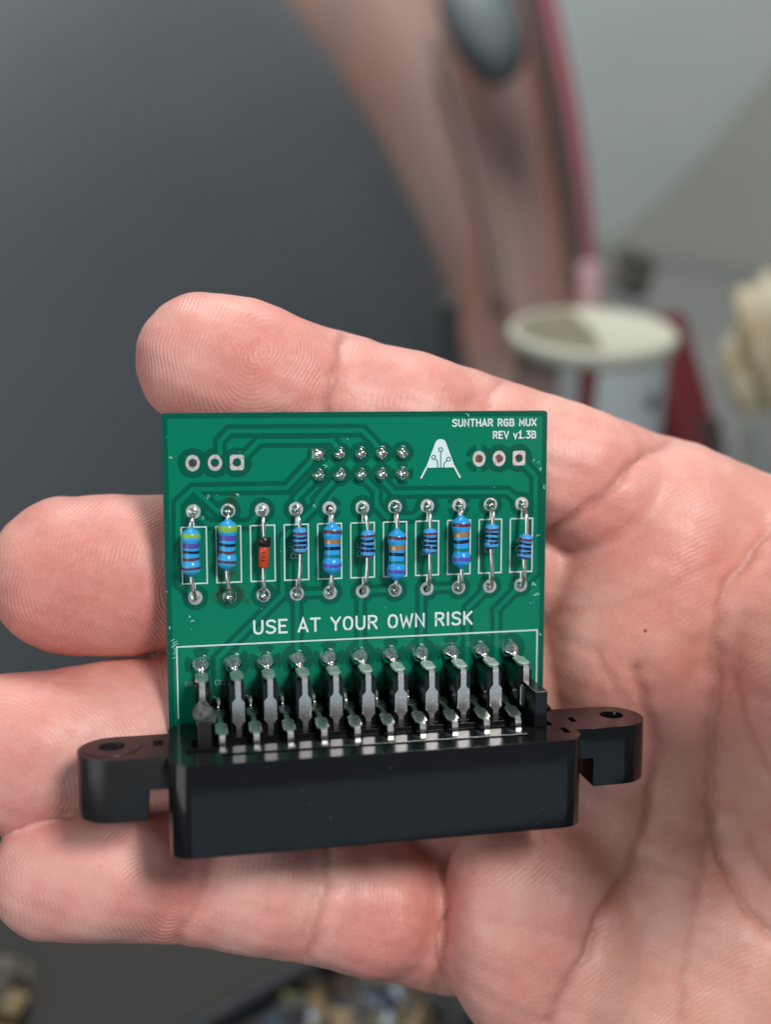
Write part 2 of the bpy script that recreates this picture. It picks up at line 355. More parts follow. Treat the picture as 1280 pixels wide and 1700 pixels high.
    me.polygons.add(len(Q)); me.polygons.foreach_set('loop_start', np.arange(0, Q.size, 4, dtype=np.int32)); me.polygons.foreach_set('loop_total', np.full(len(Q), 4, np.int32))
    me.update(calc_edges=True); me.validate()
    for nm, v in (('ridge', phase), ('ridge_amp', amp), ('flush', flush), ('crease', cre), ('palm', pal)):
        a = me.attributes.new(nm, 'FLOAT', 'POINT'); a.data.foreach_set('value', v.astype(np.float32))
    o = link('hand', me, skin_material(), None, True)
    return tag(o, 'open right hand, palm to the viewer, carrying the green circuit board', 'hand')
def skin_material():
    m = mat('skin', srgb(216, 162, 148), .5); n = N(m); b = n.b; at = lambda s: n.new('ShaderNodeAttribute', attribute_name=s).outputs['Fac']
    v = n.obj()
    mott = n.noise(v, .16, 4, .6); mott2 = n.noise(v, .9, 4, .65)
    base = n.ramp(mott, [(.3, srgb(221, 153, 142)), (.5, srgb(228, 170, 159)), (.7, srgb(230, 181, 166))])
    pb = n.ramp(mott, [(.3, srgb(209, 146, 131)), (.5, srgb(214, 158, 142)), (.7, srgb(219, 168, 153))]); base = n.mix(at('palm'), base, pb)  # palm's tanner skin; part of the darker tone is shade put into colour
    fl = n.math('MULTIPLY', at('flush'), n.math('ADD', n.math('MULTIPLY', mott2, .9), .45))
    col = n.mix(n.math('MINIMUM', n.math('MULTIPLY', fl, .82), 1.0), base, srgb(206, 112, 102))
    col = n.mix(n.math('MULTIPLY', at('crease'), .5), col, srgb(150, 78, 62))  # redder crease skin, with the shade of the folds painted in
    spk = n.noise(v, 2.6, 3, .6); col = n.mix(n.math('MULTIPLY', n.math('SUBTRACT', spk, .5), .5), col, srgb(245, 205, 190))
    rs = n.math('SINE', at('ridge')); ra = at('ridge_amp')
    jit = n.noise(v, 1.6, 2); rr = n.math('MULTIPLY', n.math('MULTIPLY', rs, ra), n.math('ADD', jit, .35))
    col = n.mix(n.math('MULTIPLY', n.math('SUBTRACT', .0, rr), .07), col, srgb(190, 110, 95))
    n.link(col, b.inputs['Base Color'])
    vo = n.new('ShaderNodeTexVoronoi', feature='DISTANCE_TO_EDGE'); vo.inputs['Scale'].default_value = 1.15; n.link(v, vo.inputs['Vector'])
    cell = n.math('MINIMUM', vo.outputs['Distance'], .25)
    h = n.math('ADD', n.math('MULTIPLY', rr, .025), n.math('ADD', n.math('MULTIPLY', cell, .07), n.math('MULTIPLY', n.noise(v, 3.5, 4, .65), .035)))
    n.link(n.bump(h, .001, .9), b.inputs['Normal'])
    n.link(n.math('ADD', n.math('MULTIPLY', spk, .25), .31), b.inputs['Roughness'])
    b.inputs['Subsurface Weight'].default_value = .30; b.inputs['Subsurface Radius'].default_value = (1.0, .35, .2); b.inputs['Subsurface Scale'].default_value = .0022
    b.inputs['Specular IOR Level'].default_value = .42
    return m
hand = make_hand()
# a small brown mole on the palm
def on_hand(px, py):
    dg = bpy.context.evaluated_depsgraph_get(); dg.update(); o = H2W((0, 0, D0)); d = (W(px, py, .13) - o).normalized()
    r = hand.evaluated_get(dg).ray_cast(o, d); return r[1], r[2]
loc, nor = on_hand(1072, 1047)
bm = bmesh.new(); lathe(bm, [(.27, -.06), (.24, .02), (.14, .05), (.03, .06)], 12)
mo = build('mole', bm, mat('mole_brown', srgb(140, 78, 56), .6), hand, True); mo.matrix_world = Matrix.Translation(loc) @ nor.to_track_quat('Z', 'Y').to_matrix().to_4x4()
# ================================================================== THE CIRCUIT BOARD (board frame: x right, y up the board, z off its face, mm)
RB = Matrix(((0.98082, -0.00121, 0.19492), (0.02418, 0.99301, -0.11552), (-0.19342, 0.11802, 0.97399)))
TB = Vector((-3.011, 5.742, 0.001))
board = empty('circuit_board', Matrix.Translation(H2W(TB)) @ (M3 @ RB).to_4x4())
tag(board, 'green circuit board with blue resistors and black connector lying on the fingers', 'circuit board')
def sub(o, parent): o.parent = parent; return o
# ---- materials
def mask_mat(name, col, dull):
    m = mat(name, col, .28, Specular_IOR_Level=.32); n = N(m); v = n.obj()
    st = None
    for x, y, r in ((-15.9, -14.6, 1.9), (-14.6, -15.2, 1.2), (-17.0, -15.4, 1.1), (-13.8, -16.1, .55), (-15.2, -4.0, 1.1), (-16.6, -13.2, 1.2), (-15.3, -12.6, 1.0)):
        d = n.new('ShaderNodeVectorMath', operation='DISTANCE'); n.link(v, d.inputs[0]); d.inputs[1].default_value = (x, y, 0)
        k = n.math('SUBTRACT', 1.0, n.math('DIVIDE', d.outputs['Value'], r)); st = k if st is None else n.math('MAXIMUM', st, k)
    nz = n.noise(v, 1.6, 5, .7)
    k = n.math('MULTIPLY', n.math('MAXIMUM', st, 0.0), n.math('MAXIMUM', n.math('MULTIPLY', n.math('SUBTRACT', nz, .40), 6.5), 0.0)); k = n.math('MINIMUM', k, .85)
    cl = n.noise(v, .25, 3); c2 = n.mix(n.math('MULTIPLY', cl, .25), col, tuple([a * .8 for a in col[:3]] + [1]))
    n.link(n.mix(k, c2, srgb(48, 50, 14)), n.b.inputs['Base Color'])
    n.link(n.math('ADD', n.math('MULTIPLY', n.noise(v, .8, 4, .6), .18), dull), n.b.inputs['Roughness'])
    wv = n.new('ShaderNodeVectorMath', operation='MULTIPLY'); wv.inputs[1].default_value = (.25, 3.2, 1); n.link(v, wv.inputs[0])
    n.link(n.bump(n.math('ADD', n.math('MULTIPLY', n.noise(wv.outputs[0], 1.0, 2), .006), n.math('MULTIPLY', n.noise(v, 5, 2), .003)), .001, .8), n.b.inputs['Normal'])
    return m
m_gap = mask_mat('green_mask_dark', srgb(0, 88, 70), .12); m_pour = mask_mat('green_mask', srgb(0, 119, 90), .12)
m_edge = mat('board_edge', srgb(22, 84, 62), .6)
def metal(name, col, rough, bumpd=0.0, sc_=1.5, aniso=False):
    m = mat(name, col, rough, 1.0); n = N(m); v = n.obj()
    if aniso:
        wv = n.new('ShaderNodeVectorMath', operation='MULTIPLY'); wv.inputs[1].default_value = (1.2, 14, 14); n.link(v, wv.inputs[0]); q = n.noise(wv.outputs[0], 1.0, 3, .6)
    else: q = n.noise(v, sc_, 3, .6)
    if bumpd: n.link(n.bump(q, .001, bumpd), n.b.inputs['Normal'])
    n.link(n.math('ADD', n.math('MULTIPLY', q, rough * .9), rough * .5), n.b.inputs['Roughness']); return m
m_solder = metal('solder', (.82, .82, .81), .13, .025, 1.1); m_lead = metal('tinned_lead', (.80, .78, .73), .2, .02, 2.0)
m_pad = metal('tin_pad', (.82, .81, .80), .42, .02, 3.0); m_pin = metal('contact_metal', (.86, .85, .83), .31, .003, 2.0, True)
m_silk = mat('white_print', srgb(202, 224, 226), .6); m_silk_dim = mat('worn_print', srgb(120, 165, 150), .6)
m_void = mat('hole_shade_black', (.01, .01, .012), .8)
def plastic(name, col, rough, bmp):
    m = mat(name, col, rough, Specular_IOR_Level=.42); n = N(m); v = n.obj(); s = n.noise(v, .35, 4, .6)
    n.link(n.math('ADD', n.math('MULTIPLY', s, .16), rough - .08), n.b.inputs['Roughness'])
    n.link(n.bump(n.math('ADD', n.noise(v, 6, 3), n.math('MULTIPLY', n.noise(v, .3, 2), 1.5)), .001, bmp), n.b.inputs['Normal']); return m
m_black = plastic('black_plastic', (.006, .0065, .008), .15, .004); m_black_matt = plastic('scuffed_black_plastic', (.012, .0118, .012), .36, .01)
m_melt = plastic('melted_plastic', (.07, .075, .078), .3, .15)
# ---- laminate with its six open holes
PX = [.225 + (i - 5) * 3.989 for i in range(11)]; YT, YB = -5.242, -15.40
HL = [(-19.67 + i * 2.54, .39) for i in range(3)]; HR = [(14.67 + i * 2.54, .39) for i in range(3)]
HD = [(-5.02 + i * 2.54, 1.27 - 2.56 * j) for j in (0, 1) for i in range(5)]
SA = [(-.146 + (i - 5) * 3.81, -23.4) for i in range(11)]; SB = [(SA[i][0] + 1.905, -28.35) for i in range(10)]
OUT = rrect(-23.1, -32.6, 23.35, 6.15, .35, 3)
holes = [circle(c, .52) for c in HL + HR]
me = plate(OUT, holes, -1.6, 0.0); panel = link('board_panel', me, m_gap, board)
me.materials.append(m_edge)
for p in me.polygons:
    if abs(p.normal.z) < .5: p.material_index = 1
clear = [circle(c, 1.0) for c in HL + HR]
pour = link('copper_pour', plate(rrect(-22.45, -32.0, 22.7, 5.5, .3, 3), [circle(c, .9) for c in HL + HR], .002, .008), m_pour, board)
# ---- traces under the mask: a dark gap ribbon each side, the copper line proud between
TR = [[(-16.85, .95), (-16.52, 1.5), (-16.50, 2.88), (-15.35, 4.02), (-.04, 3.95), (.3, 3.95), (1.69, 2.54), (2.6, 1.27)],
      [(-14.1, .77), (-13.9, .97), (-11.98, 2.83), (-3.30, 2.79), (-2.48, 1.4)],
      [(-5.02, 1.26), (-8.83, -2.7), (-19.72, -2.65), (-21.44, -4.24), (-21.66, -13.51), (-19.72, -15.4)],
      [(-19.5, -2.7), (-16.94, -5.28), (-15.73, -5.24)],
      [(-5.02, -1.29), (-7.75, -3.96), (-7.753, -5.24)],
      [(-2.48, -1.29), (-5.23, -4.21), (-5.33, -4.90), (-9.42, -8.83), (-9.47, -15.46), (-17.28, -22.82), (-17.3, -28.3)],
      [(-19.72, -5.24), (-18.01, -6.82), (-13.24, -6.90), (-11.74, -5.24)],
      [(-7.753, -15.4), (-3.764, -15.4)], [(-7.753, -15.4), (-7.77, -23.4)],
      [(.225, -15.4), (4.21, -15.4)], [(-.02, -15.4), (-.05, -23.4)],
      [(8.2, -15.4), (12.19, -15.4)], [(7.55, -15.4), (7.47, -23.4)],
      [(16.18, -15.44), (13.42, -18.02), (13.32, -18.57), (13.37, -28.3)],
      [(20.17, -15.43), (17.02, -18.48), (17.09, -18.94), (17.18, -28.3)],
      [(20.3, -.19), (21.90, -1.86), (22.05, -13.9), (20.34, -15.49)],
      [(2.6, -1.29), (2.78, -2.11), (4.05, -3.52), (18.33, -3.75), (20.17, -5.24)],
      [(.06, -1.29), (1.97, -3.28), (1.97, -5.07), (3.28, -6.50), (6.53, -6.58), (8.2, -5.24)],
      [(-15.27, -22.9), (-13.4, -20.6)]]
bm = bmesh.new(); z = .010
for t in TR[:-1]: ribbon(bm, t, 1.62, z); z += .0007
def gap_ring(c, r, thermal=False, rot=0.0, hole=0.0):
    global z
    z += .0007
    if thermal:
        for k in range(4): disc(bm, c, r, z, 8, R(rot + 90 * k + 14), R(rot + 90 * k + 76), r * .60)
    else: disc(bm, c, r, z, 28, r0=hole)
for c in HL: gap_ring(c, 1.75, hole=.62)
gap_ring(HR[0], 1.75, True, 0); gap_ring(HR[1], 1.75, hole=.62); gap_ring(HR[2], 1.75, hole=.62)
for i, c in enumerate(HD): gap_ring(c, 1.36, i in (9,), 45)
for i, x in enumerate(PX):
    gap_ring((x, YT), 1.5, i in (4, 8), 0); gap_ring((x, YB), 1.5)
for i, c in enumerate(SA): gap_ring(c, 1.95, i in (0, 2, 4, 6, 8), 45)
for i, c in enumerate(SB): gap_ring(c, 1.7)
gap = build('clearance_gap', bm, m_gap, board)
zt = z + .004
for i, t in enumerate(TR):
    bm = bmesh.new(); ribbon(bm, t, .54 if i else .56, zt); zt += .0007; build('trace', bm, m_pour, board)
# ---- pads and solder
def pad(c, ro, ri, zz, sq=False, ry=None):
    bm = bmesh.new()
    n_ = 32; outer = circle(c, ro, n_, ry)
    if sq:
        outer = []
        for k in range(n_):
            a = 2 * math.pi * k / n_; u, v = math.cos(a), math.sin(a); s = 1 / max(abs(u), abs(v)); s = min(s, 1.28); outer.append((c[0] + ro * s * u, c[1] + (ry or ro) * s * v))
    if ri:
        inner = circle(c, ri, n_)
        T = [bm.verts.new(pvec((*p, zz))) for p in outer]; I = [bm.verts.new(pvec((*p, zz))) for p in inner]; Bv = [bm.verts.new(pvec((*p, .004))) for p in outer]; D_ = [bm.verts.new(pvec((*p, -1.55))) for p in inner]
        ring_faces(bm, I, T) if False else [bm.faces.new((I[k], T[k], T[(k + 1) % n_], I[(k + 1) % n_])) for k in range(n_)]
        ring_faces(bm, Bv, T); [bm.faces.new((D_[k], I[k], I[(k + 1) % n_], D_[(k + 1) % n_])) for k in range(n_)]
    else:
        T = [bm.verts.new(pvec((*p, zz))) for p in outer]; Bv = [bm.verts.new(pvec((*p, .004))) for p in outer]; bm.faces.new(T); ring_faces(bm, Bv, T)
    return build('pad', bm, m_pad, board)
zp = zt + .012
for i, c in enumerate(HL + HR): pad(c, .82 if i < 3 else .80, .50, zp, i in (2, 5), .95 if i in (0, 1, 3, 4) else .9)
for x in PX: pad((x, YT), .84, 0, zp); pad((x, YB), .84, 0, zp)
for c in SA: pad(c, 1.12, 0, zp)
for c in SB: pad(c, .98, 0, zp)
def wobf(s, a):
    ph = [s * 1.7 + k * 2.1 for k in range(4)]
    return lambda t, k: a * (math.sin(2 * t + ph[0]) * .5 + math.sin(3 * t + ph[1] + k * .5) * .35 + math.sin(5 * t + ph[2]) * .2)
def solder(c, prof, seed, a=.12, parent=None, lean=(0, 0)):
    bm = bmesh.new(); lathe(bm, [(r, h) for r, h in prof], 22, 'z', (0, 0, 0), (False, True), wobf(seed, a))
    hmax = prof[-1][1]
    for v_ in bm.verts:
        k = max(v_.co.z / MM, 0) / hmax; v_.co.x += lean[0] * k * MM; v_.co.y += lean[1] * k * MM
    o = build('solder_joint', bm, m_solder, parent or board, True); o.location = pvec((*c, 0)); return o
# header pins: ten domed joints, each with the cut pin end standing out
for i, c in enumerate(HD):
    s = random.uniform(1.0, 1.12)
    if i == 0:
        bm = bmesh.new()
        prof = [(.84, zp), (.80, .25), (.62, .5), (.45, .8), (.3, .95)]
        lathe(bm, prof, 24, 'z', (0, 0, 0), (False, True), lambda t, k: (min(1 / max(abs(math.cos(t)), abs(math.sin(t))), 1.36) - 1) * (1 - k * .2) + (.05 * math.sin(3 * t) if k else 0))
        o = build('solder_joint', bm, m_solder, board, True); o.location = pvec((*c, 0))
    else: solder(c, [(.80 * s, zp), (.78 * s, .2), (.70 * s, .48), (.55 * s, .8), (.38, 1.02), (.2, 1.12)], i * 3 + 1, .09)
    bm = bmesh.new(); lathe(bm, [(.34, .3), (.33, 1.2), (.2, 1.34)], 4, 'z'); o = build('pin_tip', bm, m_lead, board); o.location = pvec((c[0] + random.uniform(-.05, .05), c[1] - .05, 0)); o.rotation_euler.z = R(45 + random.uniform(-15, 15))
# joints of the big connector
for i, c in enumerate(SA): solder(c, [(1.16, zp), (1.15, .3), (1.08, .65), (.92, 1.0), (.66, 1.4), (.45, 1.75), (.34, 2.0)], i * 5 + 2, .07, lean=(0, -.3))
for i, c in enumerate(SB): solder(c, [(1.0, zp), (.99, .28), (.9, .6), (.7, .95), (.48, 1.3), (.36, 1.6)], i * 7 + 3, .08, lean=(0, -.2))
# ---- print: component outlines, joint box and lettering
zs = zp + .006
def stroke_part(name, lines, wd, m=m_silk, parent=None):
    global zs
    bm = bmesh.new()
    for l in lines: ribbon(bm, l, wd, zs); zs += .0005
    return build(name, bm, m, parent or board)
for i, x in enumerate(PX):
    a, b, t, u = x - 1.43, x + 1.43, -7.07, -13.72
    stroke_part('outline_print', [[(a, t), (b, t), (b, u), (a, u), (a, t)], [(x, t), (x, YT - .95)], [(x, u), (x, YB + .95)]], .16)
stroke_part('outline_print', [[(-22.0, -29.8), (-22.0, -21.2), (22.42, -21.2), (22.42, -29.8)]], .17)
G = {'S': (.66, [[(.62, .86), (.5, .97), (.3, 1), (.1, .92), (.04, .75), (.12, .6), (.3, .53), (.5, .46), (.63, .33), (.62, .16), (.48, .03), (.25, 0), (.08, .06), (.02, .13)]]),
 'U': (.68, [[(.04, 1), (.04, .28), (.1, .1), (.25, 0), (.43, 0), (.58, .1), (.64, .28), (.64, 1)]]), 'N': (.68, [[(.04, 0), (.04, 1), (.64, 0), (.64, 1)]]),
 'T': (.66, [[(0, 1), (.66, 1)], [(.33, 1), (.33, 0)]]), 'H': (.68, [[(.04, 0), (.04, 1)], [(.64, 0), (.64, 1)], [(.04, .52), (.64, .52)]]),
 'A': (.66, [[(0, 0), (.33, 1), (.66, 0)], [(.1, .28), (.56, .28)]]), 'R': (.66, [[(.04, 0), (.04, 1), (.4, 1), (.57, .93), (.63, .76), (.57, .58), (.4, .5), (.04, .5)], [(.34, .5), (.64, 0)]]),
 'G': (.68, [[(.62, .85), (.48, .97), (.3, 1), (.12, .88), (.04, .65), (.04, .35), (.12, .12), (.3, 0), (.5, .02), (.64, .12), (.64, .48), (.38, .48)]]),
 'B': (.66, [[(.04, .52), (.4, .52), (.57, .44), (.63, .27), (.57, .08), (.42, 0), (.04, 0), (.04, 1), (.38, 1), (.53, .94), (.59, .77), (.53, .6), (.38, .52)]]),
 'M': (.78, [[(.04, 0), (.04, 1), (.39, .3), (.74, 1), (.74, 0)]]), 'X': (.66, [[(0, 0), (.66, 1)], [(0, 1), (.66, 0)]]), 'E': (.6, [[(.58, 1), (.04, 1), (.04, 0), (.58, 0)], [(.04, .52), (.46, .52)]]),
 'V': (.66, [[(0, 1), (.33, 0), (.66, 1)]]), 'v': (.54, [[(0, .68), (.26, 0), (.52, .68)]]), '1': (.56, [[(.06, .8), (.3, 1), (.3, 0)], [(.04, 0), (.56, 0)]]), '.': (.14, [[(.06, .0), (.08, .03)]]),
 '3': (.66, [[(.06, 1), (.6, 1), (.3, .6), (.45, .6), (.6, .47), (.64, .28), (.56, .08), (.36, 0), (.15, .02), (.04, .12)]]), 'Y': (.66, [[(0, 1), (.33, .5), (.66, 1)], [(.33, .5), (.33, 0)]]),
 'O': (.7, [[(.35, 0), (.15, .07), (.04, .3), (.04, .7), (.15, .93), (.35, 1), (.55, .93), (.66, .7), (.66, .3), (.55, .07), (.35, 0)]]), 'W': (.9, [[(0, 1), (.2, 0), (.45, .72), (.7, 0), (.9, 1)]]),
 'I': (.14, [[(.07, 1), (.07, 0)]]), 'K': (.64, [[(.04, 0), (.04, 1)], [(.62, 1), (.04, .42)], [(.2, .57), (.64, 0)]]), '(': (.3, [[(.28, 1.15), (.1, .85), (.04, .5), (.1, .15), (.28, -.15)]]),
 ')': (.3, [[(.02, 1.15), (.2, .85), (.26, .5), (.2, .15), (.02, -.15)]]),
 '2': (.62, [[(.04, .85), (.2, 1), (.45, .98), (.58, .82), (.54, .6), (.04, 0), (.62, 0)]]), '4': (.64, [[(.42, 1), (.04, .35), (.64, .35)], [(.48, .6), (.48, 0)]]), '5': (.62, [[(.56, 1), (.1, 1), (.06, .58), (.3, .64), (.52, .56), (.6, .35), (.52, .08), (.3, 0), (.04, .1)]]),
 '6': (.62, [[(.54, .97), (.3, .95), (.1, .7), (.04, .35), (.14, .07), (.35, 0), (.55, .1), (.6, .32), (.52, .54), (.3, .6), (.06, .42)]]), '7': (.6, [[(.02, 1), (.6, 1), (.2, 0)]]),
 '8': (.62, [[(.31, .53), (.1, .66), (.08, .85), (.2, .98), (.42, .98), (.54, .85), (.52, .66), (.31, .53), (.08, .38), (.04, .18), (.16, .02), (.46, .02), (.58, .18), (.54, .38), (.31, .53)]])}
def lettering(txt, x0, y0, x1, hgt, wd, m=m_silk, rot=False, y1=None):
    lines = []; x = 0.0
    for ch in txt:
        if ch == ' ': x += .62; continue
        wch, ls = G[ch]
        for l in ls: lines.append([(x + a, b) for a, b in l])
        x += wch + .26
    x -= .26; s = (x1 - x0) / x
    if rot: return stroke_part('lettering', [[(x0 - b * hgt, y0 + a * (y1 - y0) / x) for a, b in l] for l in lines], wd, m)
    return stroke_part('lettering', [[(x0 + a * s, y0 + b * hgt) for a, b in l] for l in lines], wd, m)
lettering('USE AT YOUR OWN RISK', -12.95, -20.02, 13.9, 1.52, .27)
lettering('SUNTHAR RGB MUX', 11.3, 4.36, 21.85, .80, .18); lettering('REV v1.3B', 16.42, 2.86, 21.85, .80, .18)
lettering('GR', -21.1, -25.95, -20.25, .5, .10, m_silk_dim); lettering('(21)', -17.66, -25.95, -16.0, .5, .10, m_silk_dim)
for i, ch in ((3, '4'), (5, '5'), (7, '6'), (9, '7'), (10, '8')): lettering('R' + ch, PX[i] + .42, -11.15, PX[i] + .4, 1.05, .14, m_silk_dim, True, -9.45)
# ---- the white letter emblem with its little circuit lines
zs += .003
apex = [(9.82 + .72 * math.cos(R(a)), 2.13 + .72 * math.sin(R(a))) for a in range(20, 161, 14)]
logo = link('letter_emblem', plate([(11.64, -.6)] + apex + [(8.0, -.6)], [], zs - .002, zs), m_silk, board)
stroke_part('letter_emblem', [[(8.15, -.45), (7.42, -1.82)], [(11.5, -.45), (12.24, -1.8)]], .22)
zs += .003
def green(lines, wd):
    global zs
    bm = bmesh.new()
    for l in lines: ribbon(bm, l, wd, zs); zs += .0005
    return bm
bm = green([[(9.83, 1.35), (9.83, -.62)], [(9.1, .5), (9.42, .2), (9.45, -.62)], [(10.65, .25), (10.25, -.1), (10.22, -.62)]], .13)
for c in ((9.83, 1.56), (8.96, .66), (10.82, .40)): disc(bm, c, .30, zs, 20, r0=.17); zs += .0005
build('emblem_line', bm, m_pour, logo)
# ---- resistors and diode
m_blue = mat('resistor_blue', srgb(42, 156, 226), .2); m_cyan = mat('resistor_cyan', srgb(50, 164, 222), .22); m_blue2 = mat('resistor_blue_small', srgb(68, 156, 222), .22)
for m_ in (m_blue, m_cyan, m_blue2):
    n = N(m_); v = n.obj(); n.link(n.bump(n.noise(v, 1.8, 3), .001, .05), n.b.inputs['Normal'])
BANDC = {k: mat('band_' + k, srgb(*c), .3) for k, c in dict(brown=(92, 44, 58), navy=(13, 24, 58), gold=(188, 146, 100), green=(14, 112, 108), violet=(82, 72, 168), lime=(128, 180, 60)).items()}
N(BANDC['gold']).b.inputs['Metallic'].default_value = .5
BIG = [(-1, .27), (-.965, .31), (-.92, .45), (-.86, .78), (-.79, 1.0), (-.7, 1.11), (-.6, 1.14), (-.5, 1.11), (-.42, 1.02), (-.35, .95), (0, .94)]
SML = [(-1, .26), (-.97, .45), (-.9, .70), (-.78, .84), (-.6, .87), (-.46, .84), (-.36, .79), (0, .78)]
BIG = BIG + [(-a, b) for a, b in BIG[-2::-1]]; SML = SML + [(-a, b) for a, b in SML[-2::-1]]
def rad(prof, u): return float(np.interp(u, [a for a, b in prof], [b for a, b in prof]))
def smooth_prof(prof, n=44): return [(rad(prof, -1 + 2 * k / n), -1 + 2 * k / n) for k in range(n + 1)]
B5 = [('brown', .17, .055), ('gold', .35, .075), ('navy', .48, .055), ('green', .63, .05), ('violet', .80, .06)]
B1 = [('lime', .18, .10), ('violet', .36, .085), ('navy', .49, .05), ('brown', .63, .05), ('brown', .81, .045)]
BS = [('brown', .20, .075), ('navy', .37, .08), ('navy', .56, .09), ('navy', .72, .09), ('brown', .92, .06)]
RES = {0: ((-20.1, -6.8), (-20.13, -12.6), B1, BIG), 1: ((-15.84, -5.96), (-16.06, -12.07), B1, BIG), 3: ((-7.53, -7.23), (-7.45, -10.37), BS, SML), 4: ((-3.66, -6.68), (-3.78, -12.99), B5, BIG),
       5: ((.59, -7.74), (.55, -11.06), BS, SML), 6: ((4.16, -7.64), (4.04, -14.04), B5, BIG), 7: ((8.18, -7.72), (8.13, -10.85), BS, SML), 8: ((12.0, -6.23), (12.13, -12.84), B5, BIG),
       9: ((15.91, -7.42), (15.79, -10.51), BS, SML), 10: ((20.18, -8.75), (19.92, -11.85), BS, SML)}
LIFT = {0: 1.9, 1: 1.7, 2: 1.4, 3: 1.7, 4: 1.8, 5: 1.7, 6: 1.6, 7: 1.8, 8: 1.7, 9: 1.8, 10: 2.0}
def axial(i, a, b, lift, name):
    A = Vector((*a, lift)); B = Vector((*b, lift)); mid = (A + B) / 2; L = (A - B).length
    yv = (A - B).normalized(); zv = Vector((0, 0, 1)); xv = yv.cross(zv).normalized(); zv = xv.cross(yv)
    mw = Matrix((xv, yv, zv)).transposed().to_4x4(); mw.translation = mid * MM; return A, B, L, mw
def leads(o, A, B, x, lift, inv):
    for e, (end, y, s) in enumerate(((A, YT, 1), (B, YB, -1))):
        d = end.y - y; p = (Vector((x, y, -.1)), Vector((x + .02, y - .06 * s, .55)), Vector((x + (end.x - x) * .35, y + d * .30, lift * .86)), Vector((x + (end.x - x) * .85, y + d * .72, lift * 1.03)), end + Vector((0, -.25 * s, 0)))
        bm = bmesh.new(); tube(bm, catmull(p, 7), .25, 10)
        bm.transform(inv); l = build('lead', bm, m_lead, o, True)
for i, (a, b, bands, prof) in RES.items():
    A, B, L, mw = axial(i, a, b, LIFT[i], 'resistor'); big = prof is BIG
    bm = bmesh.new(); lathe(bm, [(r * (1 + .012 * math.sin(u * 9 + i)), -u * L / 2) for r, u in smooth_prof(prof)][::-1], 26, 'y')
    bmesh.ops.recalc_face_normals(bm, faces=bm.faces)
    o = build('resistor', bm, (m_cyan if i < 2 else m_blue) if big else m_blue2, board, True); o.matrix_local = mw
    for nm, t, hw in bands:
        u0 = 1 - 2 * t; q = [u0 + 1.15 * hw * (k / 4 - .5) * 2 for k in range(5)]; bm = bmesh.new(); sd = random.random() * 6
        lathe(bm, [(rad(prof, u) * (1 + .012 * math.sin(u * 9 + i)) + .022, u * L / 2) for u in q], 26, 'y', close=(False, False))
        for v_ in bm.verts: v_.co.y += MM * .04 * math.sin(2 * math.atan2(v_.co.z, v_.co.x) + sd)
        bmesh.ops.recalc_face_normals(bm, faces=bm.faces); build('band', bm, BANDC[nm], o, True)
    leads(o, A, B, PX[i], LIFT[i], mw.inverted())
A, B, L, mw = axial(2, (-11.67, -8.31), (-11.79, -12.04), LIFT[2], 'diode')
m_glass = mat('diode_glass', (.02, .015, .015), .04, Alpha=.10); m_orange = mat('diode_orange', srgb(226, 78, 38), .3); m_dband = mat('diode_band', (.015, .012, .012), .25)
bm = bmesh.new(); lathe(bm, [(.3, -L / 2 + .15), (.60, -L / 2 + .3), (.60, L / 2 - .1), (.3, L / 2)], 22, 'y'); bmesh.ops.recalc_face_normals(bm, faces=bm.faces)
dio = build('diode', bm, m_orange, board, True); dio.matrix_local = mw
bm = bmesh.new(); lathe(bm, [(.3, -L / 2 - .05), (.66, -L / 2), (.78, -L / 2 + .2), (.78, .75), (.66, .9)], 24, 'y', close=(True, True)); bmesh.ops.recalc_face_normals(bm, faces=bm.faces); build('glass_body', bm, m_glass, dio, True)
bm = bmesh.new(); lathe(bm, [(.3, .86), (.80, .86), (.80, L / 2 - .08), (.70, L / 2 + .02), (.2, L / 2 + .03)], 24, 'y', close=(True, True)); bmesh.ops.recalc_face_normals(bm, faces=bm.faces); build('cathode_band', bm, m_dband, dio, True)
bm = bmesh.new()
for yy, x0, x1 in ((.1, -.32, .1), (-.25, -.32, .0), (-.5, -.25, .12), (-.85, -.3, .05)): ribbon(bm, [(x0, yy), (x1, yy + .1)], .12, .645 + .01 * yy)
build('worn_print', bm, m_dband, dio)
leads(dio, A, B, PX[2], LIFT[2], mw.inverted())
SPR = [(.62, zp), (.58, .16), (.45, .34), (.34, .55), (.27, .8)]
for i, x in enumerate(PX):
    for y, s in ((YT, 1), (YB, -1)):
        k = random.uniform(.8, 1.1) * (1.3 if (i == 1 or (i == 2 and s < 0)) else 1)
        if (i, s) in ((4, 1), (5, -1), (7, -1)):     # unfilled joints: a flat black disc paints the barrel's inner shade
            bm = bmesh.new(); disc(bm, (x, y), .44, zp + .004); build('barrel_shade', bm, m_void, board)
        else: solder((x, y), [(r * k, h * (1.35 if k > 1.1 else 1)) for r, h in SPR], i * 11 + s, .1)
